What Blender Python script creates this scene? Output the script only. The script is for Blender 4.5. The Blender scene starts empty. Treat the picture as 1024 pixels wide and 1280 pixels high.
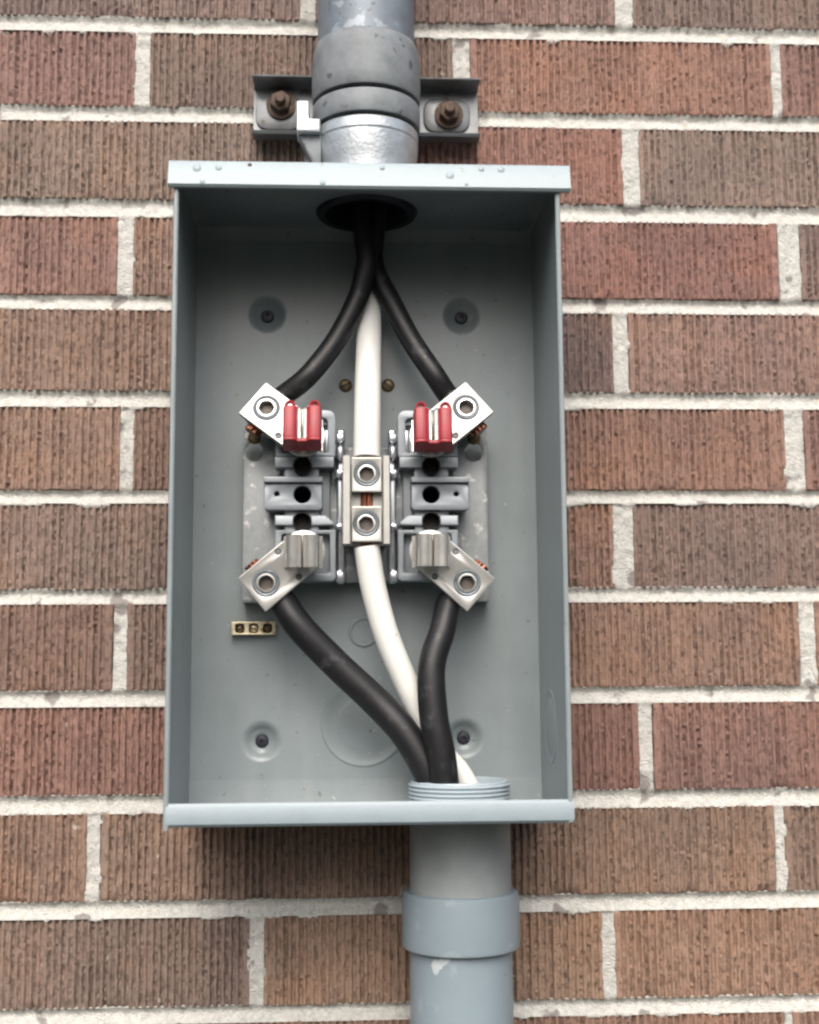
import bpy, bmesh, math, random
import numpy as np
from mathutils import Vector, Matrix

random.seed(7)
SC = bpy.context.scene
COL = SC.collection
R = math.radians
MM = 0.001

# ------------------------------------------------------------------ camera
cam_data = bpy.data.cameras.new("camera")
cam = bpy.data.objects.new("camera", cam_data)
COL.objects.link(cam)
SC.camera = cam
cam_data.sensor_fit = 'VERTICAL'
cam_data.sensor_height = 24.0
cam_data.lens = 24.0 * 1592.846 / 1280.0
cam_data.clip_start = 0.01
cam_data.clip_end = 100.0
yaw, pitch, roll = 0.05065, 0.12434, -0.00656
fw = Vector((math.sin(yaw) * math.cos(pitch), math.cos(yaw) * math.cos(pitch), math.sin(pitch)))
rt = Vector((math.cos(yaw), -math.sin(yaw), 0))
up = rt.cross(fw)
r2 = rt * math.cos(roll) + up * math.sin(roll)
u2 = up * math.cos(roll) - rt * math.sin(roll)
cm = Matrix(((r2.x, u2.x, -fw.x, -0.015643), (r2.y, u2.y, -fw.y, -0.970284), (r2.z, u2.z, -fw.z, -0.108833), (0, 0, 0, 1)))
cam.matrix_world = cm
cam_data.dof.use_dof = True
cam_data.dof.focus_distance = 0.93
cam_data.dof.aperture_fstop = 4.0
SC.cycles.filter_width = 2.4

# ------------------------------------------------------------------ light
SUN_EL, SUN_AZ = R(46), R(6)          # sun in front of the wall, a little to the left
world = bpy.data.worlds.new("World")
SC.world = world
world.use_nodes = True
nt = world.node_tree
nt.nodes.clear()
wo = nt.nodes.new("ShaderNodeOutputWorld")
bg = nt.nodes.new("ShaderNodeBackground")
bg.inputs['Strength'].default_value = 0.15
sky = nt.nodes.new("ShaderNodeTexSky")
sky.sky_type = 'NISHITA'
sky.sun_disc = False
sky.sun_elevation = SUN_EL
sky.sun_rotation = math.pi + SUN_AZ
sky.air_density = 1.0
sky.dust_density = 6.0
sky.ozone_density = 1.0
hs = nt.nodes.new("ShaderNodeHueSaturation")
hs.inputs['Saturation'].default_value = 0.75
nt.links.new(sky.outputs[0], hs.inputs['Color'])
# below the horizon the world is plain dull ground; an added ramp dims light from the low sky
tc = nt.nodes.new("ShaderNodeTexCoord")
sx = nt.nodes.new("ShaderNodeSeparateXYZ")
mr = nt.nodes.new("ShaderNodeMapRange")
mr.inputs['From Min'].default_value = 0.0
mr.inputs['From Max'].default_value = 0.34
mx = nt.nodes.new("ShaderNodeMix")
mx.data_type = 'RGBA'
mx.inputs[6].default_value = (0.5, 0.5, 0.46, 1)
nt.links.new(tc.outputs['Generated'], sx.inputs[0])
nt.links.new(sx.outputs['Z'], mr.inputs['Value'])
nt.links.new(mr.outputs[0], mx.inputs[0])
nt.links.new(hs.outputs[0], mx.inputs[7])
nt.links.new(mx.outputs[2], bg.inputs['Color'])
nt.links.new(bg.outputs[0], wo.inputs[0])

sun_data = bpy.data.lights.new("sun", 'SUN')
sun_data.energy = 1.25
sun_data.angle = R(50)
sun_data.color = (1.0, 0.985, 0.965)
sun = bpy.data.objects.new("sun", sun_data)
COL.objects.link(sun)
sd = Vector((math.sin(SUN_AZ) * math.cos(SUN_EL), math.cos(SUN_AZ) * math.cos(SUN_EL), -math.sin(SUN_EL)))
sun.rotation_euler = sd.to_track_quat('-Z', 'Y').to_euler()
sun.location = (-0.5, -3, 2)

SC.view_settings.view_transform = 'Standard'
SC.view_settings.look = 'None'
SC.view_settings.gamma = 1.0
SC.view_settings.exposure = 0.82

# ------------------------------------------------------------------ materials
def mat(name, color, rough=0.5, metal=0.0, spec=0.5, var=0.12, vscale=60.0, bump=0.0, bscale=900.0, spots=None, coord='Object', rvar=0.1, bdist=0.001, streak=0.0):
    """principled with mottled colour, optional spots (colour, scale, threshold) and fine bump"""
    m = bpy.data.materials.new(name)
    m.use_nodes = True
    n, l = m.node_tree.nodes, m.node_tree.links
    b = n["Principled BSDF"]
    b.inputs['Metallic'].default_value = metal
    b.inputs['Specular IOR Level'].default_value = spec
    tco = n.new("ShaderNodeTexCoord")
    no = n.new("ShaderNodeTexNoise")
    no.inputs['Scale'].default_value = vscale
    no.inputs['Detail'].default_value = 6
    no.inputs['Roughness'].default_value = 0.65
    l.new(tco.outputs[coord], no.inputs['Vector'])
    cr = n.new("ShaderNodeValToRGB")
    c = color
    cr.color_ramp.elements[0].position = 0.3
    cr.color_ramp.elements[1].position = 0.7
    cr.color_ramp.elements[0].color = (c[0] * (1 - var), c[1] * (1 - var), c[2] * (1 - var), 1)
    cr.color_ramp.elements[1].color = (min(1, c[0] * (1 + var)), min(1, c[1] * (1 + var)), min(1, c[2] * (1 + var)), 1)
    l.new(no.outputs[0], cr.inputs[0])
    out = cr.outputs[0]
    for sp in (spots or []):
        s = n.new("ShaderNodeTexNoise")
        s.inputs['Scale'].default_value = sp[1]
        s.inputs['Detail'].default_value = 3
        l.new(tco.outputs[coord], s.inputs['Vector'])
        g = n.new("ShaderNodeMapRange")
        g.inputs['From Min'].default_value = sp[2]
        g.inputs['From Max'].default_value = sp[2] + (sp[3] if len(sp) > 3 else 0.03)
        l.new(s.outputs[0], g.inputs['Value'])
        q = n.new("ShaderNodeMix")
        q.data_type = 'RGBA'
        l.new(g.outputs[0], q.inputs[0])
        l.new(out, q.inputs[6])
        q.inputs[7].default_value = (*sp[0], 1)
        out = q.outputs[2]
    if streak > 0:      # faint vertical drip marks
        mp = n.new("ShaderNodeMapping")
        mp.inputs['Scale'].default_value = (1, 1, 0.07)
        l.new(tco.outputs[coord], mp.inputs[0])
        sn = n.new("ShaderNodeTexNoise")
        sn.inputs['Scale'].default_value = 55
        sn.inputs['Detail'].default_value = 3
        l.new(mp.outputs[0], sn.inputs['Vector'])
        sg = n.new("ShaderNodeMapRange")
        sg.inputs['From Min'].default_value = 0.45
        sg.inputs['From Max'].default_value = 0.75
        sg.inputs['To Max'].default_value = streak
        l.new(sn.outputs[0], sg.inputs['Value'])
        sm = n.new("ShaderNodeMix")
        sm.data_type = 'RGBA'
        l.new(sg.outputs[0], sm.inputs[0])
        l.new(out, sm.inputs[6])
        sm.inputs[7].default_value = (0.33, 0.34, 0.33, 1)
        out = sm.outputs[2]
    l.new(out, b.inputs['Base Color'])
    rr = n.new("ShaderNodeMapRange")
    rr.inputs['To Min'].default_value = max(0.05, rough - rvar)
    rr.inputs['To Max'].default_value = min(1, rough + rvar)
    l.new(no.outputs[0], rr.inputs['Value'])
    l.new(rr.outputs[0], b.inputs['Roughness'])
    if bump > 0:
        bn = n.new("ShaderNodeTexNoise")
        bn.inputs['Scale'].default_value = bscale
        bn.inputs['Detail'].default_value = 4
        l.new(tco.outputs[coord], bn.inputs['Vector'])
        bp = n.new("ShaderNodeBump")
        bp.inputs['Strength'].default_value = bump
        bp.inputs['Distance'].default_value = bdist
        l.new(bn.outputs[0], bp.inputs['Height'])
        l.new(bp.outputs[0], b.inputs['Normal'])
    return m

M = {}
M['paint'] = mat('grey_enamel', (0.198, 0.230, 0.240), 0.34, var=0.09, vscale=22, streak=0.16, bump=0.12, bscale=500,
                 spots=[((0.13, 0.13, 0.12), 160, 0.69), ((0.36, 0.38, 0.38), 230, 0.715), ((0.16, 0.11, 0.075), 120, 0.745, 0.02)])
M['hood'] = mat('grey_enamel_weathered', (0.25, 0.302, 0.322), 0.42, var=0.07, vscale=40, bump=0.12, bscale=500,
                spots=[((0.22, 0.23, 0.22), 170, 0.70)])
M['lip'] = mat('grey_enamel_edge', (0.205, 0.252, 0.275), 0.40, var=0.06, vscale=40, bump=0.12, bscale=500)
M['strap'] = mat('weathered_strap_steel', (0.135, 0.142, 0.147), 0.38, metal=0.5, var=0.25, vscale=60, bump=0.1, bscale=500, spots=[((0.09, 0.075, 0.06), 90, 0.62, 0.06)])
M['galv'] = mat('galvanised_steel', (0.155, 0.18, 0.205), 0.52, metal=0.35, var=0.22, vscale=45, bump=0.1, bscale=350,
                spots=[((0.25, 0.28, 0.31), 75, 0.58, 0.06), ((0.10, 0.105, 0.11), 140, 0.66)])
M['galv_dull'] = mat('dull_zinc', (0.145, 0.16, 0.17), 0.6, metal=0.12, var=0.26, vscale=60, bump=0.12, bscale=500,
                     spots=[((0.07, 0.075, 0.08), 110, 0.64, 0.05)])
M['alu'] = mat('cast_aluminium', (0.42, 0.45, 0.47), 0.40, metal=0.7, var=0.15, vscale=90, bump=0.3, bscale=420)
M['tin'] = mat('tinned_lug_metal', (0.48, 0.475, 0.455), 0.32, metal=0.6, var=0.05, vscale=60, bump=0.06, bscale=600)
M['tin2'] = mat('dull_tinned_block', (0.40, 0.395, 0.37), 0.36, metal=0.6, var=0.07, vscale=60, bump=0.06, bscale=600)
M['leaf'] = mat('spring_brass_tinned', (0.68, 0.67, 0.64), 0.2, metal=0.8, var=0.08, vscale=80)
M['screw'] = mat('bright_screw_metal', (0.62, 0.63, 0.61), 0.3, metal=0.85, var=0.1, vscale=200)
M['socketdark'] = mat('screw_socket_metal', (0.10, 0.085, 0.075), 0.6, metal=0.2, var=0.25, vscale=200)
M['plate'] = mat('zinc_base_plate', (0.20, 0.215, 0.222), 0.5, metal=0.4, var=0.2, vscale=90, bump=0.1, bscale=500,
                 spots=[((0.36, 0.37, 0.37), 130, 0.60, 0.08)])
M['block'] = mat('blue_grey_block', (0.235, 0.258, 0.28), 0.42, metal=0.25, var=0.07, vscale=70, bump=0.05)
M['chrome'] = mat('bright_bracket_steel', (0.62, 0.65, 0.70), 0.22, metal=0.85, var=0.1, vscale=90)
M['bake'] = mat('dark_brown_insulator', (0.009, 0.006, 0.006), 0.6, var=0.2)
M['red'] = mat('red_plastic', (0.27, 0.015, 0.024), 0.46, var=0.2, vscale=120)
M['black'] = mat('black_cable_jacket', (0.009, 0.009, 0.010), 0.46, spec=0.4, var=0.3, vscale=60, bump=0.12, bscale=260,
                 spots=[((0.032, 0.032, 0.034), 75, 0.60, 0.08), ((0.2, 0.17, 0.15), 150, 0.735, 0.03)])
M['white'] = mat('white_cable_jacket', (0.71, 0.71, 0.68), 0.45, var=0.03, vscale=60,
                 spots=[((0.5, 0.46, 0.4), 150, 0.70, 0.05)])
M['copper'] = mat('copper_strands', (0.24, 0.09, 0.055), 0.38, metal=0.8, var=0.25, vscale=200)
M['pvc'] = mat('grey_pvc', (0.20, 0.25, 0.28), 0.42, var=0.04, vscale=30,
               spots=[((0.12, 0.14, 0.15), 120, 0.71), ((0.24, 0.29, 0.32), 60, 0.64, 0.06)])
M['pvc_shade'] = mat('shade_toned_grey_pvc', (0.245, 0.268, 0.272), 0.5, var=0.14, vscale=26)  # browner mottled grey, mostly the shade under the box put into the colour
M['thread'] = mat('pale_grey_pvc', (0.33, 0.39, 0.43), 0.38, var=0.04)
M['scuff'] = mat('scuffed_pale_plastic', (0.40, 0.44, 0.45), 0.6, var=0.1)
M['brass'] = mat('brass', (0.55, 0.49, 0.34), 0.42, metal=0.4, var=0.25, vscale=150, spots=[((0.25, 0.15, 0.07), 160, 0.58, 0.08)])
M['olddark'] = mat('tarnished_brass', (0.16, 0.115, 0.06), 0.45, metal=0.6, var=0.35, vscale=180)
M['rust'] = mat('rusty_bolt_steel', (0.07, 0.045, 0.032), 0.7, metal=0.3, var=0.4, vscale=150, spots=[((0.18, 0.115, 0.07), 120, 0.6, 0.08)])
M['darksteel'] = mat('dark_screw_steel', (0.03, 0.032, 0.042), 0.45, metal=0.5, var=0.2)

def brick_mat():
    m = bpy.data.materials.new('wire_cut_brick')
    m.use_nodes = True
    n, l = m.node_tree.nodes, m.node_tree.links
    b = n["Principled BSDF"]
    b.inputs['Roughness'].default_value = 0.85
    b.inputs['Specular IOR Level'].default_value = 0.25
    oi = n.new("ShaderNodeObjectInfo")
    tco = n.new("ShaderNodeTexCoord")
    def noise(scale, stretch=(1, 1, 1), det=5, rough=0.6):
        mp = n.new("ShaderNodeMapping")
        mp.inputs['Scale'].default_value = stretch
        l.new(tco.outputs['Object'], mp.inputs[0])
        t = n.new("ShaderNodeTexNoise")
        t.inputs['Scale'].default_value = scale
        t.inputs['Detail'].default_value = det
        t.inputs['Roughness'].default_value = rough
        l.new(mp.outputs[0], t.inputs['Vector'])
        return t.outputs[0]
    def ramp(v, a, c):
        g = n.new("ShaderNodeMapRange")
        g.inputs['From Min'].default_value = a
        g.inputs['From Max'].default_value = c
        l.new(v, g.inputs['Value'])
        return g.outputs[0]
    def mixc(f, a, col, mode='MIX', k=1.0):
        q = n.new("ShaderNodeMix")
        q.data_type = 'RGBA'
        q.blend_type = mode
        if k != 1.0:
            mu = n.new("ShaderNodeMath"); mu.operation = 'MULTIPLY'; mu.inputs[1].default_value = k
            l.new(f, mu.inputs[0]); f = mu.outputs[0]
        l.new(f, q.inputs[0])
        l.new(a, q.inputs[6])
        if isinstance(col, tuple):
            q.inputs[7].default_value = (*col, 1)
        else:
            l.new(col, q.inputs[7])
        return q.outputs[2]
    c = oi.outputs['Color']
    c = mixc(ramp(noise(9, det=3), 0.42, 0.68), c, (0.70, 0.74, 0.80), 'MULTIPLY', 0.8)   # greyer flashed zones
    c = mixc(ramp(noise(13, det=3), 0.5, 0.72), c, (1.14, 1.03, 0.92), 'MULTIPLY', 0.8)     # redder zones
    c = mixc(ramp(noise(260, (1, 1, 0.4), 4), 0.38, 0.66), c, (1.25, 1.22, 1.2), 'MULTIPLY', 0.8)   # drag streaks
    c = mixc(ramp(noise(250, (1, 1, 0.55), 5, 0.75), 0.52, 0.64), c, (0.50, 0.49, 0.50), 'MULTIPLY', 0.9)
    c = mixc(ramp(noise(420, (1, 1, 0.7), 3), 0.60, 0.65), c, (0.045, 0.036, 0.03), 'MIX', 0.7)   # pits
    c = mixc(ramp(noise(55, det=2), 0.725, 0.75), c, (0.5, 0.47, 0.42), 'MIX', 0.6)     # mortar flecks
    l.new(c, b.inputs['Base Color'])
    bp = n.new("ShaderNodeBump")
    bp.inputs['Strength'].default_value = 0.7
    bp.inputs['Distance'].default_value = 0.0012
    l.new(noise(700, (1, 1, 0.6), 6, 0.7), bp.inputs['Height'])
    l.new(bp.outputs[0], b.inputs['Normal'])
    return m
M['brick'] = brick_mat()
M['mortar'] = mat('sandy_mortar', (0.53, 0.522, 0.485), 0.92, spec=0.2, var=0.2, vscale=260, bump=1.0, bscale=800, bdist=0.0025,
                  spots=[((0.27, 0.25, 0.235), 40, 0.62, 0.04), ((0.30, 0.27, 0.25), 260, 0.70, 0.03)], rvar=0.05)

# ------------------------------------------------------------------ object helpers (all shapes given in world millimetres)
BASE = {}
def tag(o, label, cat, group=None):
    o['label'] = label
    o['category'] = cat
    if group:
        o['group'] = group
    return o

def thing(name, label, cat, base, group=None):
    o = bpy.data.objects.new(name, None)
    COL.objects.link(o)
    o.empty_display_size = 0.02
    o.location = Vector(base) * MM
    BASE[o.name] = Vector(base)
    return tag(o, label, cat, group)

def mesh_obj(name, me, material, parent, angle=35):
    me.materials.clear()
    me.materials.append(material)
    for p in me.polygons:
        p.use_smooth = True
    me.set_sharp_from_angle(angle=R(angle))
    o = bpy.data.objects.new(name, me)
    COL.objects.link(o)
    o.parent = parent
    BASE[o.name] = BASE[parent.name]
    return o

def build(name, bm, material, parent, angle=35, xf=None, norm=True):
    b = BASE[parent.name]
    for v in bm.verts:
        c = xf(v.co) if xf else v.co
        v.co = (Vector(c) - b) * MM
    if norm:
        bmesh.ops.recalc_face_normals(bm, faces=bm.faces)
    me = bpy.data.meshes.new(name)
    bm.to_mesh(me)
    bm.free()
    return mesh_obj(name, me, material, parent, angle)

def box(x0, x1, y0, y1, z0, z1, bev=0.0, seg=2, bm=None):
    t = bmesh.new()
    bmesh.ops.create_cube(t, size=1)
    for v in t.verts:
        v.co = Vector(((x0 + x1) / 2 + v.co.x * (x1 - x0), (y0 + y1) / 2 + v.co.y * (y1 - y0), (z0 + z1) / 2 + v.co.z * (z1 - z0)))
    if bev > 0:
        bmesh.ops.bevel(t, geom=t.edges[:], offset=bev, segments=seg, profile=0.5, affect='EDGES')
    return t

def circ(cx, cz, r, n=24, ph=0.0):
    return [(cx + r * math.cos(ph + 2 * math.pi * i / n), cz + r * math.sin(ph + 2 * math.pi * i / n)) for i in range(n)]

def rpoly(pts, rad, seg=5):
    out = []
    n = len(pts)
    for i in range(n):
        p, a, b = Vector(pts[i]), Vector(pts[i - 1]), Vector(pts[(i + 1) % n])
        r = rad[i] if isinstance(rad, (list, tuple)) else rad
        if r <= 0:
            out.append(tuple(p)); continue
        da, db = (a - p).normalized(), (b - p).normalized()
        half = da.angle(db) / 2
        d = min(r / math.tan(half), (a - p).length * 0.49, (b - p).length * 0.49)
        s, e = p + da * d, p + db * d
        for k in range(seg + 1):
            t = k / seg
            out.append(tuple((1 - t) ** 2 * s + 2 * t * (1 - t) * p + t * t * e))
    return out

def plate(outline, holes, yf, yb, bev=0.3):
    """flat piece: outline and holes in x,z; front face yf, back face yb"""
    cu = bpy.data.curves.new('t', 'CURVE')
    cu.dimensions = '2D'
    cu.fill_mode = 'BOTH'
    for pts in [outline] + list(holes):
        s = cu.splines.new('POLY')
        s.points.add(len(pts) - 1)
        for p, q in zip(s.points, pts):
            p.co = (q[0], q[1], 0, 1)
        s.use_cyclic_u = True
    th = abs(yb - yf)
    bev = min(bev, th * 0.45)
    cu.extrude = th / 2 - bev
    cu.bevel_depth = bev
    cu.bevel_resolution = 1
    cu.offset = -bev
    ob = bpy.data.objects.new('t', cu)
    COL.objects.link(ob)
    dg = bpy.context.evaluated_depsgraph_get()
    me = bpy.data.meshes.new_from_object(ob.evaluated_get(dg))
    bpy.data.objects.remove(ob)
    bpy.data.curves.remove(cu)
    bm = bmesh.new()
    bm.from_mesh(me)
    bpy.data.meshes.remove(me)
    ym = (yf + yb) / 2
    for v in bm.verts:
        v.co = Vector((v.co.x, ym - v.co.z, v.co.y))
    bmesh.ops.remove_doubles(bm, verts=bm.verts, dist=1e-4)
    return bm

def lathe(prof, cx=0, cy=0, cz=0, axis='z', n=64, close=False):
    """prof: (radius, along) pairs"""
    bm = bmesh.new()
    rings = []
    for r, h in prof:
        ring = []
        for i in range(n):
            a = 2 * math.pi * i / n
            c, s = r * math.cos(a), r * math.sin(a)
            if axis == 'z': p = (cx + c, cy + s, cz + h)
            elif axis == 'y': p = (cx + c, cy + h, cz + s)
            else: p = (cx + h, cy + c, cz + s)
            ring.append(bm.verts.new(p))
        rings.append(ring)
    pairs = list(zip(rings[:-1], rings[1:]))
    if close: pairs.append((rings[-1], rings[0]))
    for a, b in pairs:
        for i in range(n):
            bm.faces.new((a[i], a[(i + 1) % n], b[(i + 1) % n], b[i]))
    if not close:
        bm.faces.new(rings[0]); bm.faces.new(rings[-1])
    return bm

def smooth_path(pts, n=12):
    P = [Vector(p) for p in pts]
    P = [P[0] * 2 - P[1]] + P + [P[-1] * 2 - P[-2]]
    out = []
    for i in range(1, len(P) - 2):
        for k in range(n):
            t = k / n
            a, b, c, d = P[i - 1], P[i], P[i + 1], P[i + 2]
            out.append(0.5 * ((2 * b) + (c - a) * t + (2 * a - 5 * b + 4 * c - d) * t * t + (3 * b - a - 3 * c + d) * t ** 3))
    out.append(P[-2])
    return out

def tube(path, rad, n=20, flute=0, twist=0.0, depth=0.0):
    bm = bmesh.new()
    rings = []
    m = len(path)
    nrm = None
    for i, p in enumerate(path):
        t = (path[min(i + 1, m - 1)] - path[max(i - 1, 0)]).normalized()
        if nrm is None:
            nrm = t.orthogonal().normalized()
        nrm = (nrm - t * nrm.dot(t)).normalized()
        bn = t.cross(nrm)
        if isinstance(rad, (list, tuple)):
            f = i / (m - 1) * (len(rad) - 1)
            j = min(int(f), len(rad) - 2)
            r = rad[j] * (1 - (f - j)) + rad[j + 1] * (f - j)
        else:
            r = rad
        ring = []
        for k in range(n):
            a = 2 * math.pi * k / n
            rr = r - (depth * (0.5 - 0.5 * math.cos(flute * a)) ** 2 if flute else 0)
            a2 = a + twist * i
            ring.append(bm.verts.new(p + (nrm * math.cos(a2) + bn * math.sin(a2)) * rr))
        rings.append(ring)
    for a, b in zip(rings[:-1], rings[1:]):
        for k in range(n):
            bm.faces.new((a[k], a[(k + 1) % n], b[(k + 1) % n], b[k]))
    bm.faces.new(rings[0]); bm.faces.new(rings[-1])
    return bm

def ribbon(poly, z0, z1, th, bev=0.0):
    """strip of thickness th following poly (x,y), extruded in z"""
    P = [Vector(p) for p in poly]
    L, Rr = [], []
    for i, p in enumerate(P):
        t = (P[min(i + 1, len(P) - 1)] - P[max(i - 1, 0)]).normalized()
        nn = Vector((-t.y, t.x))
        L.append(p + nn * th / 2); Rr.append(p - nn * th / 2)
    return prism(L + Rr[::-1], z0, z1, bev)

def prism(poly, z0, z1, bev=0.0):
    bm = bmesh.new()
    a = [bm.verts.new((p[0], p[1], z0)) for p in poly]
    b = [bm.verts.new((p[0], p[1], z1)) for p in poly]
    n = len(poly)
    f0 = bm.faces.new(a); f1 = bm.faces.new(b)
    for i in range(n):
        bm.faces.new((a[i], a[(i + 1) % n], b[(i + 1) % n], b[i]))
    if bev:
        es = list(f0.edges) + list(f1.edges)
        bmesh.ops.bevel(bm, geom=es, offset=bev, segments=3, profile=0.5, affect='EDGES')
    return bm

def vnoise(x, z, cell, seed):
    """smooth value noise in 0..1 on arrays"""
    rs = np.random.RandomState(seed)
    T = rs.rand(256, 256)
    u, v = x / cell + 500.3, z / cell + 500.7
    i, j = np.floor(u).astype(int), np.floor(v).astype(int)
    f, g = u - i, v - j
    f, g = f * f * (3 - 2 * f), g * g * (3 - 2 * g)
    i0, i1, j0, j1 = i % 256, (i + 1) % 256, j % 256, (j + 1) % 256
    return (T[i0, j0] * (1 - f) + T[i1, j0] * f) * (1 - g) + (T[i0, j1] * (1 - f) + T[i1, j1] * f) * g

def grid_faces(nx, nz, keep=None):
    idx = np.arange(nx * nz).reshape(nz, nx)
    q = np.stack([idx[:-1, :-1], idx[:-1, 1:], idx[1:, 1:], idx[1:, :-1]], -1).reshape(-1, 4)
    if keep is not None:
        q = q[keep[q].any(axis=1)]
    return q

def np_mesh(name, verts, quads):
    used = np.unique(quads)
    remap = np.full(len(verts), -1)
    remap[used] = np.arange(len(used))
    me = bpy.data.meshes.new(name)
    me.from_pydata(verts[used].tolist(), [], remap[quads].tolist())
    me.update()
    return me

# ------------------------------------------------------------------ the brick wall
BEDS = [(411.0, 398.5), (336.2, 324.3), (259.8, 246.2), (182.6, 171.6), (106.5, 94.6), (29.6, 18.8), (-46.6, -56.7),
        (-121.9, -133.4), (-199.0, -211.1), (-274.8, -286.8), (-350.4, -361.2)]
BEDS = [(486.5, 475.0)] + BEDS + [(-425.5, -437.0)]
XL, XR, ZT, ZB = -560.0, 640.0, 550.0, -501.0
JOINTS = [
    [(-178, -167), (76, 88), (330, 342)],
    [(-306, -296), (-51.5, -39.9), (204.1, 217.9), (458, 470)],
    [(-181.7, -170.4), (70.9, 84.5), (331.4, 339.1)],
    [(-302, -291), (-48, -37), (206.8, 220.1), (460, 472)],
    [(-192.9, -180.6), (70, 82), (330.4, 347.9)],
    [(-314, -303), (-60, -48), (195.5, 207.2), (455, 466)],
    [(-187.8, -178.4), (70, 82), (329.4, 344.7)],
    [(-316, -305), (-62, -50), (191.7, 206.7), (456, 468)],
    [(-189.9, -179.8), (72, 84), (334.4, 346.3)],
    [(-300, -289), (-47, -36), (207.1, 217.5), (462, 472)],
    [(-205.7, -195.5), (50, 62), (308.3, 315.7)],
    [(-340, -330), (-85.2, -75.3), (175.1, 184.0), (430, 441)],
    [(-206, -196), (52, 62), (309.8, 315.5)],
    [(-320, -310), (-70, -60), (185, 195), (440, 450)],
]
# base colours of the bricks in view, course by course, left to right (others get a mixed one)
def srgb(r, g, b):
    f = lambda c: ((c / 255 + 0.055) / 1.055) ** 2.4 if c > 10 else c / 255 / 12.92
    return (f(r), f(g), f(b))
TINT = {
    1: [None, (122, 104, 100), (140, 110, 102), (132, 114, 104), None],
    2: [(150, 110, 102), (132, 112, 100), (158, 110, 90), (140, 98, 88)],
    3: [None, (142, 122, 106), (150, 98, 84), (142, 124, 112), None],
    4: [(152, 108, 94), (154, 122, 102), (158, 104, 92), (130, 108, 102)],
    5: [None, (146, 118, 100), (104, 84, 84), (152, 118, 104), None],
    6: [(152, 120, 100), (136, 106, 88), (158, 114, 94), (146, 102, 90)],
    7: [None, (136, 114, 100), (154, 116, 96), (128, 106, 98), None],
    8: [(140, 106, 88), (138, 110, 96), (152, 116, 94), (146, 110, 92)],
    9: [None, (152, 104, 88), (138, 90, 78), (148, 102, 86), None],
    10: [(158, 122, 98), (150, 122, 100), (154, 122, 96), (136, 112, 94)],
    11: [None, (132, 112, 98), (158, 126, 98), (160, 122, 94), None],
    12: [(150, 118, 96), (146, 108, 88), (148, 108, 86), (150, 112, 90)],
}
wall = thing('brick_wall', 'brown and red wire-cut brick wall with pale sandy mortar joints', 'wall', (0, 0, ZB))
rng = np.random.RandomState(11)

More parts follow.
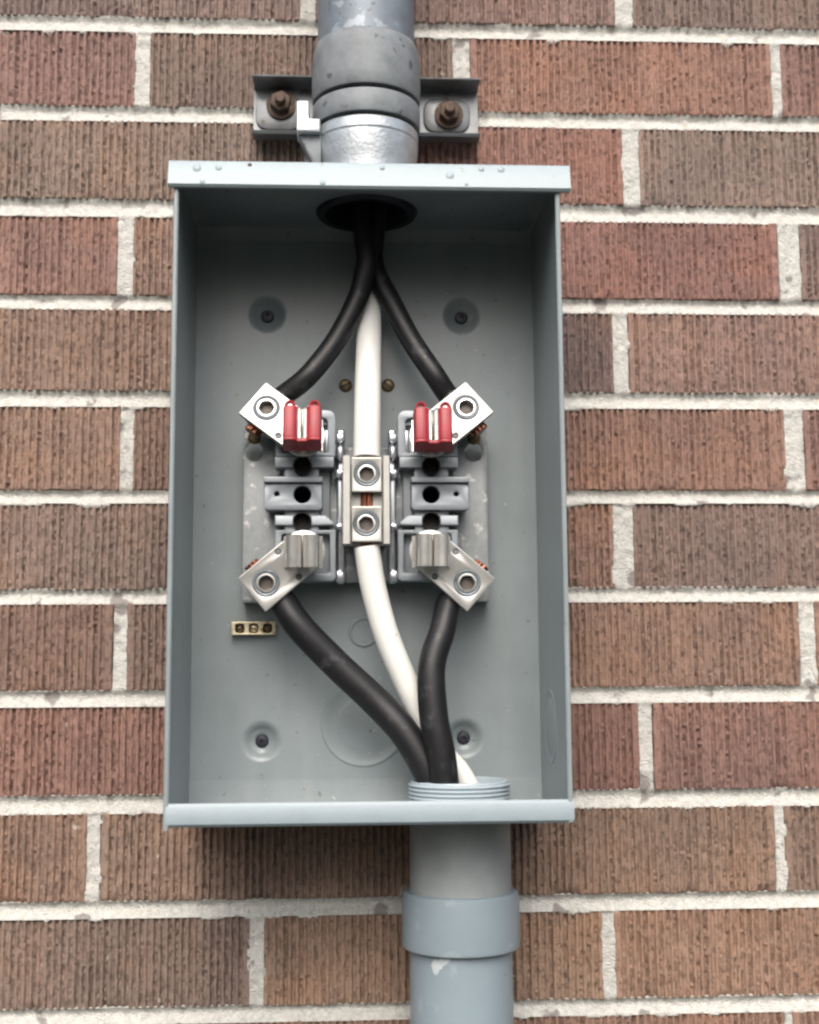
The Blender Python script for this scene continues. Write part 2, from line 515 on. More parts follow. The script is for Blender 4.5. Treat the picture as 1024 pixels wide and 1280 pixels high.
def make_brick(x0, x1, z0, z1, col, k):
    off = rng.uniform(-0.7, 0.5)
    tilt = rng.uniform(-0.5, 0.5)
    w, h = x1 - x0, z1 - z0
    pitch = rng.uniform(4.9, 5.6)
    mg0, mg1 = rng.uniform(1.0, 5.5), rng.uniform(1.0, 5.5)
    ng = max(1, int((w - mg0 - mg1) / pitch))
    pitch = (w - mg0 - mg1) / ng
    xs, gi, isg = [0.0, 0.8], [-1, -1], [0, 0]
    for g in range(ng):
        b = mg0 + g * pitch
        for q, s in ((0.10, 0), (0.36, 1), (0.58, 1), (0.84, 0)):
            xs.append(b + q * pitch); gi.append(g); isg.append(s)
    xs += [w - 0.8, w]; gi += [-1, -1]; isg += [0, 0]
    xs, gi, isg = np.array(xs), np.array(gi), np.array(isg)
    nz = 30 if (x1 > -300 and x0 < 385 and z1 > -385 and z0 < 445) else 8
    zs = np.concatenate([[0, 0.8], np.linspace(3.5, h - 3.5, nz - 4), [h - 0.8, h]])
    X, Z = np.meshgrid(xs, zs)
    G = np.broadcast_to(gi, X.shape)
    S = np.broadcast_to(isg, X.shape)
    gdep = rng.uniform(1.7, 3.4, ng + 1)[np.clip(G, 0, ng)]
    jit = rng.uniform(-0.2, 0.2, (nz, ng + 1))
    jx = np.take_along_axis(jit, np.clip(G, 0, ng), 1) * (G >= 0)
    wob = 0.5 * (vnoise(X, Z + 777 * k, 30, 5) - 0.5)
    X = X + (jx + rng.uniform(-0.18, 0.18, X.shape) + wob) * (G >= 0)
    dep = S * gdep * np.clip(rng.normal(0.85, 0.27, X.shape), 0.1, 1.35)
    Y = off + tilt * (X / w - 0.5) + dep + rng.uniform(-0.2, 0.2, X.shape) + 0.6 * (vnoise(X, Z + 99 * k, 9, 6) - 0.5)
    ed = np.minimum(np.minimum(X, w - X), np.minimum(Z, h - Z))
    Y += np.clip(0.8 - ed, 0, 0.8) * 0.9
    chip = np.clip((vnoise(X + 31 * k, Z, 11, 8) - 0.72) * 12, 0, 2.2) * np.clip(1 - ed / 4.0, 0, 1)
    Y += chip
    # ragged outline
    X = X + np.where(X < 1.5, 1, np.where(X > w - 1.5, -1, 0)) * 1.1 * (vnoise(X * 0 + 13 * k, Z, 7, 21) - 0.35)
    Z = Z + np.where(Z < 1.5, 1, np.where(Z > h - 1.5, -1, 0)) * 1.1 * (vnoise(X + 57 * k, Z * 0 + 3 * (Z > 20), 8, 22) - 0.35)
    nx = X.shape[1]
    front = np.stack([X + x0, Y, Z + z0], -1).reshape(-1, 3)
    idx = np.arange(nx * nz).reshape(nz, nx)
    quads = [tuple(q) for q in grid_faces(nx, nz).tolist()]
    loop = list(idx[0, :]) + list(idx[1:, -1]) + list(idx[-1, -2::-1]) + list(idx[-2:0:-1, 0])
    bk = front[loop].copy()
    bk[:, 1] = 45.0
    n0 = len(front)
    L = len(loop)
    for i in range(L):
        j = (i + 1) % L
        quads.append((int(loop[j]), int(loop[i]), n0 + i, n0 + j))
    verts = np.concatenate([front, bk])
    verts = (verts - np.array(BASE[wall.name])) * MM
    me = bpy.data.meshes.new('brick')
    me.from_pydata(verts.tolist(), [], quads)
    me.update()
    o = mesh_obj('brick', me, M['brick'], wall, 30)
    j = rng.uniform(0.95, 1.05)
    c = srgb(*col)
    c = tuple(0.58 * v + 0.42 * q for v, q in zip(c, srgb(139, 112, 97)))
    lum = 0.35 * c[0] + 0.5 * c[1] + 0.15 * c[2]
    lum2 = lum * 0.85 + 0.165 * 0.15
    o.color = tuple(min(1, max(0.01, (lum2 + (v - lum) * 0.74) * j * BRICK_GAIN)) for v in c) + (1,)
    return o

BRICK_GAIN = 0.90
kk = 0
for ci in range(14):
    ztop = ZT if ci == 0 else BEDS[ci - 1][1]
    zbot = BEDS[ci][0] if ci < 13 else ZB
    js = JOINTS[ci]
    edges = [XL] + [e for j in js for e in j] + [XR]
    tints = TINT.get(ci, [None] * 6)
    for bi in range(len(js) + 1):
        a, b = edges[2 * bi], edges[2 * bi + 1]
        c = tints[bi] if bi < len(tints) and tints[bi] else (rng.randint(132, 156), rng.randint(102, 120), rng.randint(88, 102))
        kk += 1
        make_brick(a, b, zbot, ztop, c, kk)

def make_mortar():
    st = 1.7
    xs = np.arange(XL, XR + st, st)
    zs = np.arange(ZB, ZT + st, st)
    X, Z = np.meshgrid(xs, zs)
    Y = np.full(X.shape, 9.0)
    keep = np.zeros(X.shape, bool)
    n1, n2 = vnoise(X, Z, 6, 1), vnoise(X, Z, 2.6, 2)
    n3, n4 = vnoise(X, Z, 22, 3), vnoise(X, Z, 13, 4)
    rough = 1.6 * (n1 - 0.5) + 1.2 * (n2 - 0.5) + 1.4 * (n3 - 0.5)
    ext = 0.5 + 4.0 * np.clip(n4 - 0.56, 0, 1) / 0.44 + 1.0 * (n2 - 0.5)
    for ci, (a, b) in enumerate(BEDS):
        t = (a - Z) / (a - b)
        d = np.interp(t, [0, 0.1, 0.25, 0.42, 0.6, 0.8, 0.92, 1.0], [1.4, 3.0, 4.2, 4.2, 3.0, 1.7, 0.8, 0.3])
        m = (Z < a + 1.2) & (Z > b - 1.2)
        Y = np.where(m, d + rough, Y)
        keep |= m
        lump = (Z <= b + 0.5) & (Z > b - ext)
        Y = np.where(lump, -0.25 + 0.6 * (n2 - 0.5) + 0.25 * (b - Z), Y)
        keep |= lump
    for ci in range(14):
        ztop = ZT if ci == 0 else BEDS[ci - 1][1]
        zbot = BEDS[ci][0] if ci < 13 else ZB
        inc = (Z <= ztop) & (Z >= zbot)
        for a, b in JOINTS[ci]:
            e2 = np.clip(ext - 1.0, 0, 2.0)
            m = inc & (X > a - 1.0 - e2) & (X < b + 1.0 + e2)
            u = np.clip((X - a) / (b - a), -0.3, 1.3)
            d = 0.5 + 1.0 * np.clip(1 - (2 * u - 1) ** 2, 0, 1)
            Y = np.where(m, np.minimum(Y, d + rough * 0.9), Y)
            keep |= m
    V = np.stack([X, Y, Z], -1).reshape(-1, 3)
    q = grid_faces(len(xs), len(zs), keep.reshape(-1))
    V = (V - np.array(BASE[wall.name])) * MM
    me = np_mesh('mortar', V, q)
    return mesh_obj('mortar', me, M['mortar'], wall, 80)
make_mortar()

# ------------------------------------------------------------------ the meter box
BX = 'grey steel electrical meter box without its cover, screwed to the brick wall'
mbox = thing('meter_box', BX, 'meter box', (0, -9, -207))
W = 132.0
DOT = [(-76.0, 165.2), (74.8, 165.1), (-77.7, -159.5), (72.8, -158.6)]

def back_panel():
    st = 1.5
    xs = np.arange(-130.5, 130.6, st)
    zs = np.arange(-188.5, 224.6, st)
    X, Z = np.meshgrid(xs, zs)
    Y = -9 + 0.5 * (vnoise(X, Z, 90, 41) - 0.5)
    hole = np.zeros(X.shape, bool)
    for cx, cz in DOT:
        r = np.hypot(X - cx, Z - cz)
        Y = Y + np.interp(r, [0, 5.0, 6.0, 8.5, 12.0, 14.5], [7.5, 7.0, 5.6, 4.8, 1.4, 0.0])
    V = np.stack([X, Y, Z], -1).reshape(-1, 3)
    q = grid_faces(len(xs), len(zs))
    V = (V - np.array(BASE[mbox.name])) * MM
    return mesh_obj('back_panel', np_mesh('back_panel', V, q), M['paint'], mbox, 60)
back = back_panel()
for cx, cz in DOT:
    build('mounting_screw', lathe([(0.1, 0.0), (1.6, 0.2), (1.7, -1.6), (4.0, -1.3), (4.9, -0.2), (4.9, 1.5)], cx, -3.2, cz, 'y', 20), M['darksteel'], back)

def sheet(profile, x0, x1, th, axis='x'):
    """bent sheet: profile in (y,z), spread along x"""
    P = [Vector(p) for p in profile]
    L, Rr = [], []
    for i, p in enumerate(P):
        t = (P[min(i + 1, len(P) - 1)] - P[max(i - 1, 0)]).normalized()
        nn = Vector((-t.y, t.x))
        L.append(p + nn * th / 2); Rr.append(p - nn * th / 2)
    bm = prism(L + Rr[::-1], x0, x1)
    for v in bm.verts:
        v.co = Vector((v.co.z, v.co.x, v.co.y))
    return bm

# top: ceiling with a hole for the hub, bend at the back
cx0, cy0 = 0.3, -46.0
cei = plate(rpoly([(-131.8, -131.5), (131.8, -131.5), (131.8, -10), (-131.8, -10)], 0), [circ(cx0, cy0, 32, 48)], 0, 1.8, 0.1)
for v in cei.verts:
    v.co = Vector((v.co.x, v.co.z, 234.0 + v.co.y))
top = build('top_panel', cei, M['paint'], mbox)
build('bend', sheet([(-11.0, 234.6), (-9.8, 231.0), (-8.7, 223.8)], -131.8, 131.8, 1.6), M['paint'], top)
# flared rain hood along the front of the top
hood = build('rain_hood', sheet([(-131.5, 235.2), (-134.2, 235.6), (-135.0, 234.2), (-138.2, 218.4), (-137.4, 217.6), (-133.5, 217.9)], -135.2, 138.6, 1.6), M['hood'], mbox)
for px, pz, pr in [(-116, 229.5, 3.3), (-101.5, 230.3, 2.6), (-112, 219.8, 2.3), (55.8, 226.4, 3.4), (77.5, 232, 2.4), (91, 231.8, 3.0), (9.5, 232, 2.2), (67, 220.3, 1.5), (-31, 220, 2.4)]:
    yy = -135.2 - (234.2 - pz) * 0.2
    build('paint_blister', lathe([(pr * 1.2, 0.9), (pr * 1.1, 0.0), (pr * 0.75, -0.9), (pr * 0.3, -1.2), (0.05, -1.25)], px, yy, pz, 'y', 14), M['hood'], hood, 70)
build('chip', lathe([(1.7, 0.3), (1.5, -0.2), (0.05, -0.45)], -80.5, -136.0, 233.2, 'y', 9), M['rust'], hood)
# bottom: floor, bend, front lip; the floor opening is taken up by the adapter
flo = plate([(-131.0, -131.0), (131.6, -131.0), (131.6, -10), (-131.0, -10)], [circ(65.5, -46, 34.5, 48)], 0, 1.8, 0.1)
for v in flo.verts:
    v.co = Vector((v.co.x, v.co.z, -206.2 + v.co.y))
bot = build('bottom_panel', flo, M['paint'], mbox)
build('bend', sheet([(-10.3, -205.6), (-9.6, -201.0), (-8.7, -187.6)], -131, 131.6, 1.6), M['paint'], bot)
build('front_lip', sheet([(-130.8, -205.6), (-133.0, -206.0), (-134.2, -204.8), (-134.4, -194.2), (-133.4, -192.6), (-130.5, -192.8)], -130.2, 132.2, 1.5), M['lip'], bot)
# sides with a folded front edge
for s in (-1, 1):
    zb0 = -208.4 if s < 0 else -206.4
    sb = prism([(s * 131.8, -8), (s * 131.8, -133.2), (s * 131.2, -134.6), (s * 129.2, -134.8), (s * 128.3, -134.0), (s * 128.6, -132.0), (s * 130.2, -130.5), (s * 130.2, -8)], zb0, 217.0)
    side = build('side_panel', sb, M['paint'], mbox)
    build('upper_corner', box(s * 131.0 - 0.75, s * 131.0 + 0.75, -131.0, -8.2, 216.8, 233.6), M['paint'], side)
    if s > 0:
        # knockout discs pressed into the right side
        build('knockout', lathe([(26.6, 0.5), (25.4, -0.25), (24.2, 0.1), (18.6, 0.1), (17.6, -0.35), (16.4, -0.5), (0.1, -0.6)], 130.0, -58, -148.5, 'x', 48), M['paint'], side)
ko = build('knockout', lathe([(32.2, 0.8), (31.2, -0.3), (30.0, -0.45), (29.0, -0.1), (20.2, -0.1), (19.0, -0.35), (17.8, -0.5), (0.1, -0.5)], -2.2, -9.2, -147.5, 'y', 56), M['paint'], back)
build('knockout', lathe([(11.5, 0.6), (10.8, -0.8), (9.6, -0.9), (8.8, 0.2), (6, 0.3), (0.1, 0.3)], -1.8, -9.4, -79.3, 'y', 36), M['paint'], back)

def pan_screw(name, x, y, z, r, m, parent, slot=0.6, ph=0.4):
    o = build(name, lathe([(r * 1.0, 1.5), (r * 1.0, 0.2), (r * 0.9, -0.9), (r * 0.55, -1.6), (0.1, -1.8)], x, y, z, 'y', 20), m, parent, 50)
    c, s = math.cos(ph), math.sin(ph)
    def xf(p): return Vector((x + p.x * c - p.z * s, y + p.y, z + p.x * s + p.z * c))
    build('screw_slot', box(-r * 0.75, r * 0.75, -2.0, -0.9, -r * 0.14, r * 0.14), M['bake'], o, xf=xf)
    return o
pan_screw('brass_screw', -15.5, -9.6, 109.4, 5.2, M['olddark'], back, ph=0.5)
pan_screw('brass_screw', 17.1, -9.6, 109.6, 5.2, M['olddark'], back, ph=-0.7)

# ------------------------------------------------------------------ the meter socket
sock = thing('meter_socket', 'socket base on a zinc plate with four jaw terminals and a centre neutral block', 'meter socket', (0, -9, 0))
rail = lambda s: [(s * 91.5, 72), (s * 67.5, 72), (s * 67.5, 60), ]
outl = [(-91.8, 72), (-74, 72), (-67.5, 66), (-67.5, 58), (67.5, 58), (67.5, 66), (74, 72), (91.3, 72), (91.3, -58), (76, -58), (67, -52), (67, -43.5), (-67, -43.5), (-67, -52), (-76, -58), (-91.8, -58)]
def keyhole(cx):
    pts = []
    for i in range(25):
        a = R(118) + R(304) * i / 24
        pts.append((cx + 7.2 * math.cos(a), 54.6 + 7.2 * math.sin(a)))
    for i in range(9):
        a = R(0) + R(180) * i / 8
        pts.append((cx + 3.4 * math.cos(a), 65 + 3.4 * math.sin(a)))
    return pts
base = build('base_plate', plate(rpoly(outl, 1.5), [keyhole(-83.7), keyhole(81.0)], -26, -24, 0.4), M['plate'], sock)
for s in (-1, 1):
    build('standoff_flange', box(s * 90.6 - 0.9, s * 90.6 + 0.9, -24.3, -9.4, -57, 40), M['plate'], base)
    pan_screw('brass_screw', s * 82.3 - 1.2, -27.0, 65.5, 5.0, M['olddark'], base, ph=0.6 * s)

def notch(poly, cx, cz, r):
    """outline (first edge the bottom one, left to right) with a round bite out of the bottom edge"""
    db = poly[0][1] - cz
    wb = math.sqrt(r * r - db * db)
    a0, a1 = math.atan2(db, -wb), math.atan2(db, wb)
    if a0 < 0: a0 += 2 * math.pi
    bite = [(cx + r * math.cos(a0 + (a1 - a0) * i / 16), cz + r * math.sin(a0 + (a1 - a0) * i / 16)) for i in range(17)]
    return [poly[0]] + bite + list(poly[1:])

def mirror(s):
    return lambda p: Vector((s * p[0], p[1], p[2]))

for s in (-1, 1):
    blk = build('insulator_block', box(-62, -27, -34, -26.2, -42, 74, 1.0), M['block'], sock, xf=mirror(-s))
    f1 = rpoly([(-67, 47.4), (-23, 47.4), (-22.6, 82.4), (-67, 82.4)], [1, 1.5, 7, 7])
    h1 = rpoly([(-62, 50.5), (-29, 50.5), (-28.5, 76.5), (-62, 76.5)], [2, 2, 4, 4])
    build('upper_tray', plate(f1, [h1], -47, -30, 1.0), M['block'], blk, xf=mirror(-s))
    f2 = rpoly([(-67, -43.6), (-22.5, -43.6), (-22.5, -6), (-67, -6)], [4, 4, 1, 1])
    h2 = rpoly([(-62, -38), (-27, -38), (-27, -9), (-62, -9)], [3, 3, 2, 2])
    build('lower_tray', plate(f2, [h2], -44, -30, 1.0), M['block'], blk, xf=mirror(-s))
    build('upper_ledge', plate(notch([(-67, 39.4), (-24, 39.4), (-24, 47.2), (-67, 47.2)], -47.0, 40.3, 6.2), [], -49, -31, 0.9), M['block'], blk, xf=mirror(-s))
    build('lower_ledge', plate(rpoly([(-67, -3.2), (-53, -3.2), (-53, 4.2), (-67, 4.2)], 0.8), [], -48, -31, 0.9), M['block'], blk, xf=mirror(-s))
    build('lower_ledge', plate(rpoly([(-41, -3.2), (-24, -3.2), (-24, -1), (-30, 4.2), (-41, 4.2)], 0.8), [], -48, -31, 0.9), M['block'], blk, xf=mirror(-s))
    mb = build('cross_bar', plate(rpoly([(-74.8, 7.8), (-32.3, 7.8), (-32.3, 27.2), (-74.8, 27.2)], [3.5, 3.5, 0.5, 0.5]), [circ(-46.9, 19.2, 6.4, 28), circ(-65.4, 19.6, 1.9, 14)], -50.5, -32, 0.8), M['block'], sock, xf=mirror(-s))
    build('ridge', plate(rpoly([(-74.8, 27.6), (-32.3, 27.6), (-32.3, 31.6), (-74.8, 31.6)], 0.8), [], -54.5, -32, 0.8), M['block'], mb, xf=mirror(-s))
    # spine with three round openings
    sp = plate(rpoly([(-60, -9), (-35, -9), (-35, 47.2), (-60, 47.2)], 1.5), [circ(-47, c, 6.5, 28) for c in (40.3, 19.2, -0.2)], -44.5, -30, 0.4)
    build('spine', sp, M['block'], blk, xf=mirror(-s))
    for cz, yf in ((40.3, -50.2), (19.2, -46.0), (-0.2, -49.2)):
        cup = lathe([(6.3, yf + 14), (6.9, yf), (6.3, yf - 0.5), (5.9, yf - 0.2), (5.5, yf + 12), (0.1, yf + 12)], -47.0, 0, cz, 'y', 28)
        build('dark_opening', cup, M['bake'], blk, xf=mirror(-s))
    # shiny side bracket with rounded tabs
    br = build('side_bracket', box(-22.0, -16.2, -33, -27, -44.6, 70.6, 1.6, 3), M['chrome'], sock, xf=mirror(-s))
    for cz, h in ((63, 8), (36.5, 7), (-3, 6), (-39.5, 9)):
        build('tab', box(-23.6, -15.6, -40, -31, cz - h / 2, cz + h / 2, 2.4, 3), M['chrome'], br, xf=mirror(-s))
    build('tab', box(-22.4, -16.4, -42, -31, 46, 57, 2.6, 3), M['chrome'], br, xf=mirror(-s))
    build('inner_strap', box(-31.5, -27.6, -45.5, -32, 49, 68, 1.5, 3), M['chrome'], br, xf=mirror(-s))

def hexring(ro, ri, n=36):
    bm = bmesh.new()
    prof = []
    for i in range(n):
        a = 2 * math.pi * i / n
        b = (a + 0.3) % (math.pi / 3) - math.pi / 6
        h = 0.45 * ri * math.cos(math.pi / 6) / math.cos(b) + 0.52 * ri
        prof.append((a, h))
    rows = []
    for (mode, k, y) in (('o', 1.0, 6), ('o', 1.0, -0.2), ('o', 0.94, -0.9), ('h', 1.10, -1.0), ('h', 1.0, -0.4), ('h', 1.0, 5.0)):
        rows.append([bm.verts.new(((ro * k if mode == 'o' else h * k) * math.cos(a), y, (ro * k if mode == 'o' else h * k) * math.sin(a))) for a, h in prof])
    for a, b in zip(rows[:-1], rows[1:]):
        for i in range(n):
            bm.faces.new((a[i], a[(i + 1) % n], b[(i + 1) % n], b[i]))
    return bm

def set_screw(parent, xf, m_ring, r=9.4, y=-66):
    """bright collar with a hexagon socket, drawn at the origin facing -y"""
    ring = lathe([(r, 2.0), (r, -0.4), (r * 0.93, -0.9), (r * 0.80, -0.5), (r * 0.78, 2.0)], 0, 0, 0, 'y', 32, close=True)
    o = build('collar', ring, M['galv'], parent, xf=xf, angle=40)
    body = hexring(r * 0.77, r * 0.60)
    build('set_screw', body, m_ring, parent, xf=xf)
    floor_ = plate(circ(0, 0, r * 0.62, 12), [], 4.5, 6.5, 0.1)
    build('socket_floor', floor_, M['socketdark'], parent, xf=xf)

def terminal(cx, cz, ang, tilt, red, label=None):
    """lug plate at an angle with a set screw, and an upright spring clip"""
    ca, sa = math.cos(ang), math.sin(ang)
    ct, stl = math.cos(tilt), math.sin(tilt)
    def tl(p):           # tilt about the horizontal axis through the clip
        dy, dz = p[1] + 62, p[2] - cz
        return Vector((p[0], -62 + dy * ct - dz * stl * -1, cz + dz * ct - dy * stl))
    def xf(p): return tl(Vector((cx + p[0] * ca - p[2] * sa, p[1], cz + p[0] * sa + p[2] * ca)))
    out = [(47.3, -15.5), (47.3, 15.5)] + [(0 + 15.8 * math.cos(a), 15.5 * math.sin(a)) for a in [R(100 + i * 10) for i in range(17)]]
    lug = build('jaw_terminal', plate(rpoly(out, [0.8, 0.8] + [0] * 17), [circ(34, 0, 9.5, 32), circ(13.5, 11.6, 2.3, 14), circ(13.5, -11.6, 2.3, 14)], -66, -62, 0.5), M['tin'], sock, xf=xf)
    if label: lug['label'] = label
    for v in (11.6, -11.6):
        build('rivet', lathe([(2.6, 2), (2.5, -0.2), (1.6, -0.5), (0.1, -0.6)], 13.5, -64.5, v, 'y', 14), M['galv_dull'], lug, xf=xf)
    def xs(p): return xf((p[0] + 34, p[1] - 66, p[2]))
    set_screw(lug, xs, M['screw'])
    cl = ribbon([(22.5, -62.4), (21.5, -52), (25, -47), (34, -45.6), (43, -47), (46.3, -52), (45.4, -62.4)], -12, 12, 2.4)
    build('wire_clamp', cl, M['tin'], lug, xf=xf)
    build('post', box(-9, 9, -62.2, -38, -9, 9, 1), M['tin'], lug, xf=lambda p: (cx + p[0], p[1], cz + p[2]))
    prof = [(13.5, -66.8), (11.2, -67.5), (10.8, -72), (10.9, -80), (10.3, -87), (9.2, -91.0), (7.4, -92.3), (4.8, -92.0), (2.4, -90.6), (1.2, -87), (1.1, -77), (2.2, -72), (4.2, -69)]
    for s in (-1, 1):
        cb = ribbon(prof, -12.6 if red else -11.2, 11.2, 1.7)
        build('spring_leaf', cb, M['leaf'], lug, xf=lambda p: tl((cx + s * p[0], p[1], cz + p[2])), angle=50)
        if red:
            sl = [(13.4, -70), (13.8, -80), (13.6, -88), (13.2, -92.5), (12.2, -94.8), (9.6, -95.6), (6.0, -95.4), (4.2, -94.4), (3.0, -91.5), (3.1, -88.5), (4.4, -88.2), (6.0, -92.0), (8.0, -93.2), (9.8, -91.8), (10.9, -87), (11.5, -80), (11.6, -70)]
            sb = prism(sl, -13.4, 10.4, 0.5)
            sv = build('red_sleeve', sb, M['red'], lug, xf=lambda p: tl((cx + s * p[0], p[1], cz + p[2])), angle=40)
            # end caps of the sleeve
            capp = [(13.4, -72), (13.8, -80), (13.6, -88), (13.2, -92.5), (12.2, -94.8), (9.6, -95.6), (6.0, -95.4), (4.2, -94.4), (3.0, -91.5), (3.0, -88), (3.4, -80), (8, -74)]
            build('sleeve_end', prism(capp, -15.8, -13.0, 0.9), M['red'], sv, xf=lambda p: tl((cx + s * p[0], p[1], cz + p[2])), angle=40)
            tor = bmesh.new()
            ring = []
            for i in range(20):
                a = 2 * math.pi * i / 20
                rr = []
                for j in range(8):
                    b = 2 * math.pi * j / 8
                    rad = 2.9 + 1.2 * math.cos(b)
                    rr.append(tor.verts.new((8.6 + rad * math.cos(a), -91.5 + 2.0 * math.sin(b), 11.6 + rad * math.sin(a))))
                ring.append(rr)
            for i in range(20):
                for j in range(8):
                    tor.faces.new((ring[i][j], ring[(i + 1) % 20][j], ring[(i + 1) % 20][(j + 1) % 8], ring[i][(j + 1) % 8]))
            build('sleeve_loop', tor, M['red'], sv, xf=lambda p: tl((cx + s * p[0], p[1], cz + p[2])))
    if red:
        build('sleeve_bridge', box(-6, 6, -92.0, -73, -15.5, -13.2, 0.6), M['red'], lug, xf=lambda p: tl((cx + p[0], p[1], cz + p[2])))
    return lug, xf

A1, A2 = math.atan2(29.9, -36.3), math.atan2(-30.0, -36.0)
T = {}
T['ul'] = terminal(-45.9, 59.3, A1 + R(1.2), R(12), True, 'terminal with red plastic sleeves')
T['ur'] = terminal(46.2, 59.3, math.pi - A1 + R(0.5), R(10), True, 'terminal with red plastic sleeves')
T['ll'] = terminal(-45.6, -24.2, A2, R(-3), False, 'terminal with bare metal jaws')
T['lr'] = terminal(45.4, -24.2, math.pi - A2 - R(1.0), R(-2), False, 'terminal with bare metal jaws')

# neutral block in the middle
neu = build('neutral_block', box(-16, 14.4, -57, -27, -17.5, 42.5, 1), M['bake'], sock)
ch = [(-17.9, -50), (-17.9, -71.6), (-17.2, -72.6), (-12.6, -72.6), (-11.9, -71.6), (-11.9, -59.5), (10.9, -59.5), (10.9, -71.6), (11.6, -72.6), (15.6, -72.6), (16.3, -71.6), (16.3, -50)]
build('channel', prism(ch, -19, 44.2), M['tin2'], neu)
for z0, z1, zc, xc in ((18.4, 43.4, 31.4, -0.4), (-17.3, 8.0, -4.4, -0.9)):
    pad = build('clamp_pad', plate(rpoly([(-11.2, z0), (10.3, z0), (10.3, z1), (-11.2, z1)], 0.6), [circ(xc, zc, 9.3, 32)], -69.5, -64, 0.5), M['tin2'], neu)
    set_screw(neu, (lambda xc, zc: (lambda p: Vector((xc + p[0], p[1] - 69.3, zc + p[2]))))(xc, zc), M['screw'], r=9.0)

# ------------------------------------------------------------------ brass bar on the back panel
bar = thing('brass_terminal_bar', 'small three-hole brass terminal bar on the back panel of the meter box', 'terminal bar', (-84.3, -9, -81))
cells = [rpoly([(-97.4 + 10.3 * i, -80.0), (-90.6 + 10.3 * i, -80.0), (-90.6 + 10.3 * i, -73.0), (-97.4 + 10.3 * i, -73.0)], 2.2) for i in range(3)]
build('bar', plate(rpoly([(-100.2, -81.4), (-67.6, -81.4), (-67.6, -71.6), (-100.2, -71.6)], 0.6), cells, -17, -9.6, 0.5), M['brass'], bar)
for i in range(3):
    pan_screw('screw', -94 + 10.3 * i, -12.6 - 0.6 * (i == 1), -76.6, 3.1, M['olddark'] if i != 1 else M['brass'], bar, ph=0.7 - 0.9 * i)

# ------------------------------------------------------------------ cables
def cable(name, label, pts, rad, material, conductor=None, group=None, base=None):
    t = thing(name, label, 'cable', base or pts[-1], group)
    build('jacket', tube(smooth_path(pts, 10), rad, 24), material, t, 60)
    if conductor:
        a, b, r = conductor
        path = [Vector(a).lerp(Vector(b), i / 26) for i in range(27)]
        build('copper_conductor', tube(path, r, 42, 7, 0.045, 1.3), M['copper'], t, 60)
    return t

def under(key, v, y=-54.5):
    lug, xf = T[key]
    return Vector(xf((34, y, v)))

G1 = 'black cables joining the box terminals'
def sgn(key, ref):
    """which v side of the lug lies nearer to ref"""
    return 1 if (under(key, 20) - Vector(ref)).length < (under(key, -20) - Vector(ref)).length else -1

def black(name, label, key, pts, rad):
    # pts run from the conduit to the terminal
    s = sgn(key, pts[-1])
    a, b, c = under(key, 38 * s), under(key, 20 * s), under(key, 15.5 * s)
    full = pts + [tuple(b.lerp(Vector(pts[-1]), 0.45))] if False else pts + [tuple(b), tuple(c)]
    return cable(name, label, full, rad, M['black'], (under(key, 18 * s), under(key, -18.5 * s), 6.0), G1)

black('black_cable', 'black cable from the top hub to the upper left red-sleeved terminal', 'ul',
      [(-8, -50, 280), (-6.0, -50, 255), (-3.5, -50, 234.8), (-1.6, -50, 213.7), (0.2, -50, 197.6), (-1.8, -49, 183.8), (-7.0, -47, 165.9), (-22.4, -48, 135.0), (-42.5, -53, 107)], 7.9)
black('black_cable', 'black cable from the top hub to the upper right red-sleeved terminal', 'ur',
      [(14, -41, 280), (12, -40, 255), (9.3, -40, 238.7), (6.3, -38, 218.0), (5.1, -36, 202.4), (8.6, -36.5, 187.7), (18.7, -40, 166.4), (33.2, -46, 135.9), (49.8, -53, 108)], 7.9)
black('black_cable', 'scuffed thick black cable from lower left bare terminal down into the conduit', 'll',
      [(53, -56, -260), (52.5, -56, -222), (49.8, -57, -198.6), (40.8, -58.5, -176.4), (25.7, -56, -151.5), (6.0, -52, -130.1), (-22.5, -52, -103.3), (-48, -54.5, -77)], [10.4, 10.4, 10.8, 10.4, 9.6])
black('black_cable', 'thick black cable from lower right bare terminal down into the conduit', 'lr',
      [(57, -60, -260), (55.3, -62, -214.9), (53.5, -66, -189.9), (50.8, -68, -165.0), (46.5, -68, -142.8), (44.7, -66, -115.0), (46.6, -64, -99.3), (53.5, -60, -80)], [10.4, 10.4, 10.2, 9.4, 8.8])
cable('white_cable', 'white neutral cable from the top hub into the upper end of the neutral block',
      [(4.3, -26, 280), (4.3, -22, 245.4), (4.2, -19.6, 209.0), (3.4, -24, 182.3), (2.6, -32, 158.0), (1.8, -41, 134.0), (1.0, -50, 107.4), (0.3, -57, 76.4), (-0.2, -60, 44.8)],
      [8.6, 8.6, 8.8, 9.3, 9.7, 9.8], M['white'], ((0, -59.0, 46), (-0.5, -59.0, -19), 4.6), 'white neutral cables')
cable('white_cable', 'white neutral cable curving from the block down behind the black cables',
      [(80, -42, -260), (79.2, -42, -217.5), (75.1, -40, -198.0), (66.0, -40, -181.0), (54.0, -40, -166.7), (39.7, -42, -140.9), (25.8, -46, -112.2), (13.1, -51, -80.7), (4.5, -55, -49.3), (0.5, -58.5, -26), (-0.3, -59.0, -19.6)],
      [8.0, 8.0, 8.2, 8.8, 9.2, 9.3, 9.4], M['white'], None, 'white neutral cables')

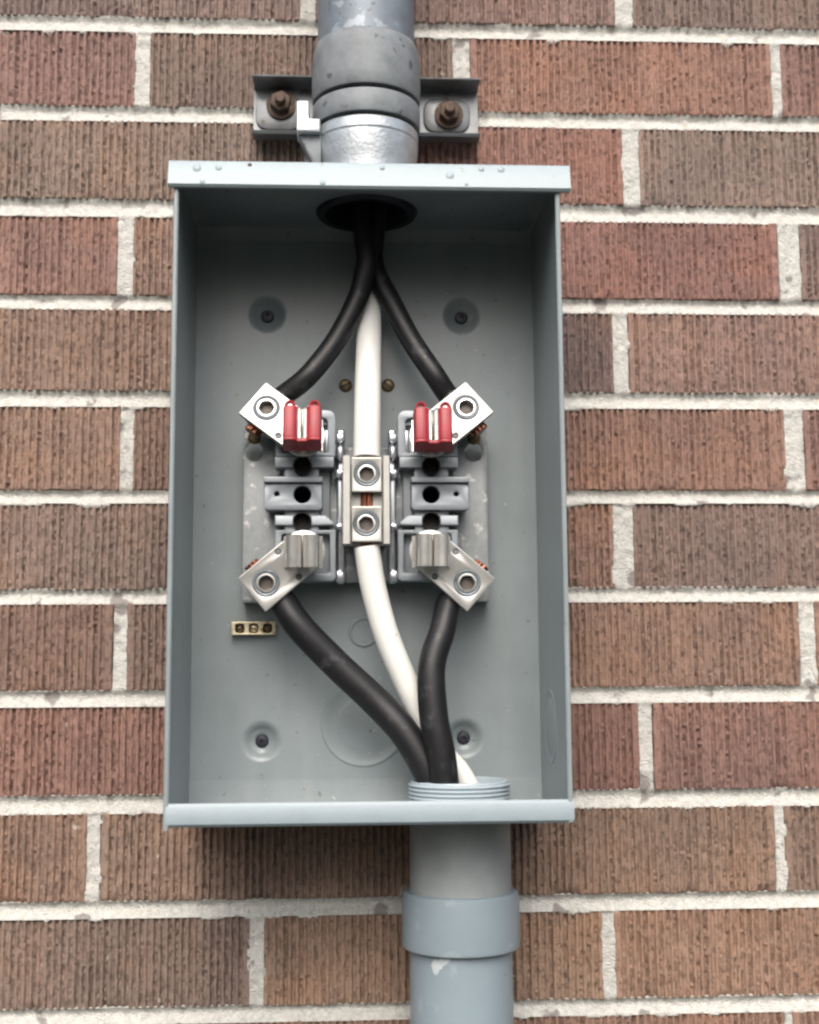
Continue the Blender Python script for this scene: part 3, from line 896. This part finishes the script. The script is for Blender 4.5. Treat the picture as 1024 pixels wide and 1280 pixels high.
# ------------------------------------------------------------------ steel conduit, strap and hub on top
cond = thing('steel_conduit', 'galvanised steel conduit coming down the wall onto the box', 'conduit', (cx0, cy0, 314))
build('pipe', lathe([(34, 320), (36.9, 320), (36.9, 560), (34, 560)], cx0, cy0, 0, 'z', 72), M['galv'], cond)
build('coupling', lathe([(36.5, 318.6), (40.2, 318.2), (41.0, 320), (41.3, 330), (41.2, 348), (40.2, 357), (38.2, 362.5), (36.8, 363.5)], cx0, cy0, 0, 'z', 72), M['galv_dull'], cond)
strap = thing('pipe_strap', 'weathered steel channel strap bolted to bricks behind the conduit', 'pipe strap', (0, 0, 305))
build('band', lathe([(36.0, 297.5), (40.2, 297.2), (40.7, 298.5), (40.7, 313.5), (40.0, 314.6), (36.0, 314.4)], cx0, cy0, 0, 'z', 72), M['galv_dull'], strap)
for s in (-1, 1):
    xa, xb = (-87.8, -38) if s < 0 else (38, 89.6)
    pts = [(-24.5, 352.0), (-23.5, 351.2), (-9.5, 351.0), (-5.5, 349.5), (-5.0, 347), (-5.0, 312), (-5.5, 308.6), (-9.5, 306.8), (-23.5, 306.6), (-24.5, 305.8)]
    ear = build('strap_ear', sheet(pts, xa, xb, 2.4), M['strap'], strap)
    bx, bz = s * 66.3, 334.5 if s < 0 else 328.5
    build('pad', plate(rpoly([(bx - 20, 315), (bx + 17, 315), (bx + 17, 343), (bx - 20, 343)], 11), [], -8.5, -4.2, 1.2), M['strap'], ear)
    bo = build('bolt', plate(circ(bx, bz, 8.3, 6, 0.35), [], -19, -12, 1.0), M['rust'], strap)
    build('washer', lathe([(11.5, 2), (11.5, 0), (8, -0.4), (0.1, -0.4)], bx, -11.5, bz, 'y', 28), M['rust'], bo)
    build('stud', lathe([(4.2, 4), (4.2, -5.2), (3.4, -6), (0.1, -6)], bx, -19, bz, 'y', 18), M['rust'], bo)
    build('shank', lathe([(5, 8), (5, -2), (0.1, -2)], bx, -8.5, bz, 'y', 16), M['rust'], bo)
hub = thing('conduit_hub', 'shiny cast aluminium conduit hub on top of the box', 'conduit hub', (cx0, cy0, 236.5))
build('hub_body', lathe([(32, 236.4), (40, 236.6), (40.5, 243), (36, 248), (35.2, 258), (37.2, 268), (39.0, 279), (39.3, 284.5), (37.6, 285.2), (33, 285.2)], cx0, cy0, 0, 'z', 72, close=True), M['alu'], hub)
build('hub_collar', lathe([(33, 285.0), (38.4, 285.0), (39.4, 286.4), (39.3, 293.2), (38.2, 294.6), (33, 294.8)], cx0, cy0, 0, 'z', 72, close=True), M['alu'], hub)
ear = build('bonding_lug', plate(rpoly([(-51.6, 309.8), (-42.4, 309.8), (-42.2, 296), (-34.0, 296), (-34.0, 286), (-51.6, 286)], [1.5, 1.5, 1.5, 1, 0, 2]), [], -72, -50, 1.5), M['alu'], hub)
build('web', plate(rpoly([(-50.8, 286.5), (-33.5, 286.5), (-33.5, 256), (-38, 261)], [1, 0, 0, 3]), [], -66, -52, 1.0), M['galv_dull'], ear)
build('hub_throat', lathe([(32.6, 231.0), (36.5, 231.2), (38.2, 233.8), (32, 234.1), (31.6, 300), (31, 300), (30.4, 236), (31, 231.4)], cx0, cy0, 0, 'z', 48, close=True), M['darksteel'], hub)

# ------------------------------------------------------------------ grey plastic conduit below
pvc = thing('plastic_conduit', 'grey plastic conduit entering the bottom of the box with a collar', 'conduit', (65.5, -46, -560))
px, py = 65.5, -46.0
build('pipe', lathe([(33, -560), (36.1, -560), (36.1, -290), (33, -290)], px, py, 0, 'z', 80), M['pvc'], pvc)
colr = build('coupling', lathe([(36.4, -300.6), (39.6, -301), (41.0, -300), (41.5, -297.5), (41.4, -268), (40.8, -264.2), (39.2, -262.6), (35.9, -262.2)], px, py, 0, 'z', 80), M['pvc'], pvc)
ad = build('threaded_adapter', lathe([(33, -266), (36.0, -266), (35.8, -206.4), (33, -206.4)], px, py, 0, 'z', 80), M['pvc_shade'], pvc)
tp = [(32.0, -206.3)]
for i in range(6):
    z = -206.0 + 2.85 * i
    tp += [(35.0, z), (36.5, z + 0.9), (36.5, z + 1.6), (35.0, z + 2.4)]
tp += [(35.2, -188.9), (34.6, -187.8), (32.6, -187.6), (32.0, -188.6), (31.8, -206.3)]
build('thread', lathe(tp, px, py, 1.6, 'z', 80, close=True), M['thread'], ad)
# pale scuff on the pipe just under the collar
for (a, z, w, h) in ((-118, -305.5, 5.5, 5.0), (-124, -307.5, 3.5, 7.0), (-112, -304.0, 4.0, 3.2)):
    bm = bmesh.new()
    n = 9
    c = [bm.verts.new((px + 36.25 * math.cos(R(a)), py + 36.25 * math.sin(R(a)), z))]
    rim = []
    for i in range(n):
        t = 2 * math.pi * i / n
        k = random.uniform(0.6, 1.1)
        ang = R(a) + w * k * math.cos(t) / 36.2
        rim.append(bm.verts.new((px + 36.22 * math.cos(ang), py + 36.22 * math.sin(ang), z + h * k * math.sin(t) + w * 0.5 * math.cos(t))))
    for i in range(n):
        bm.faces.new((c[0], rim[i], rim[(i + 1) % n]))
    build('scuff_mark', bm, M['scuff'], pvc)
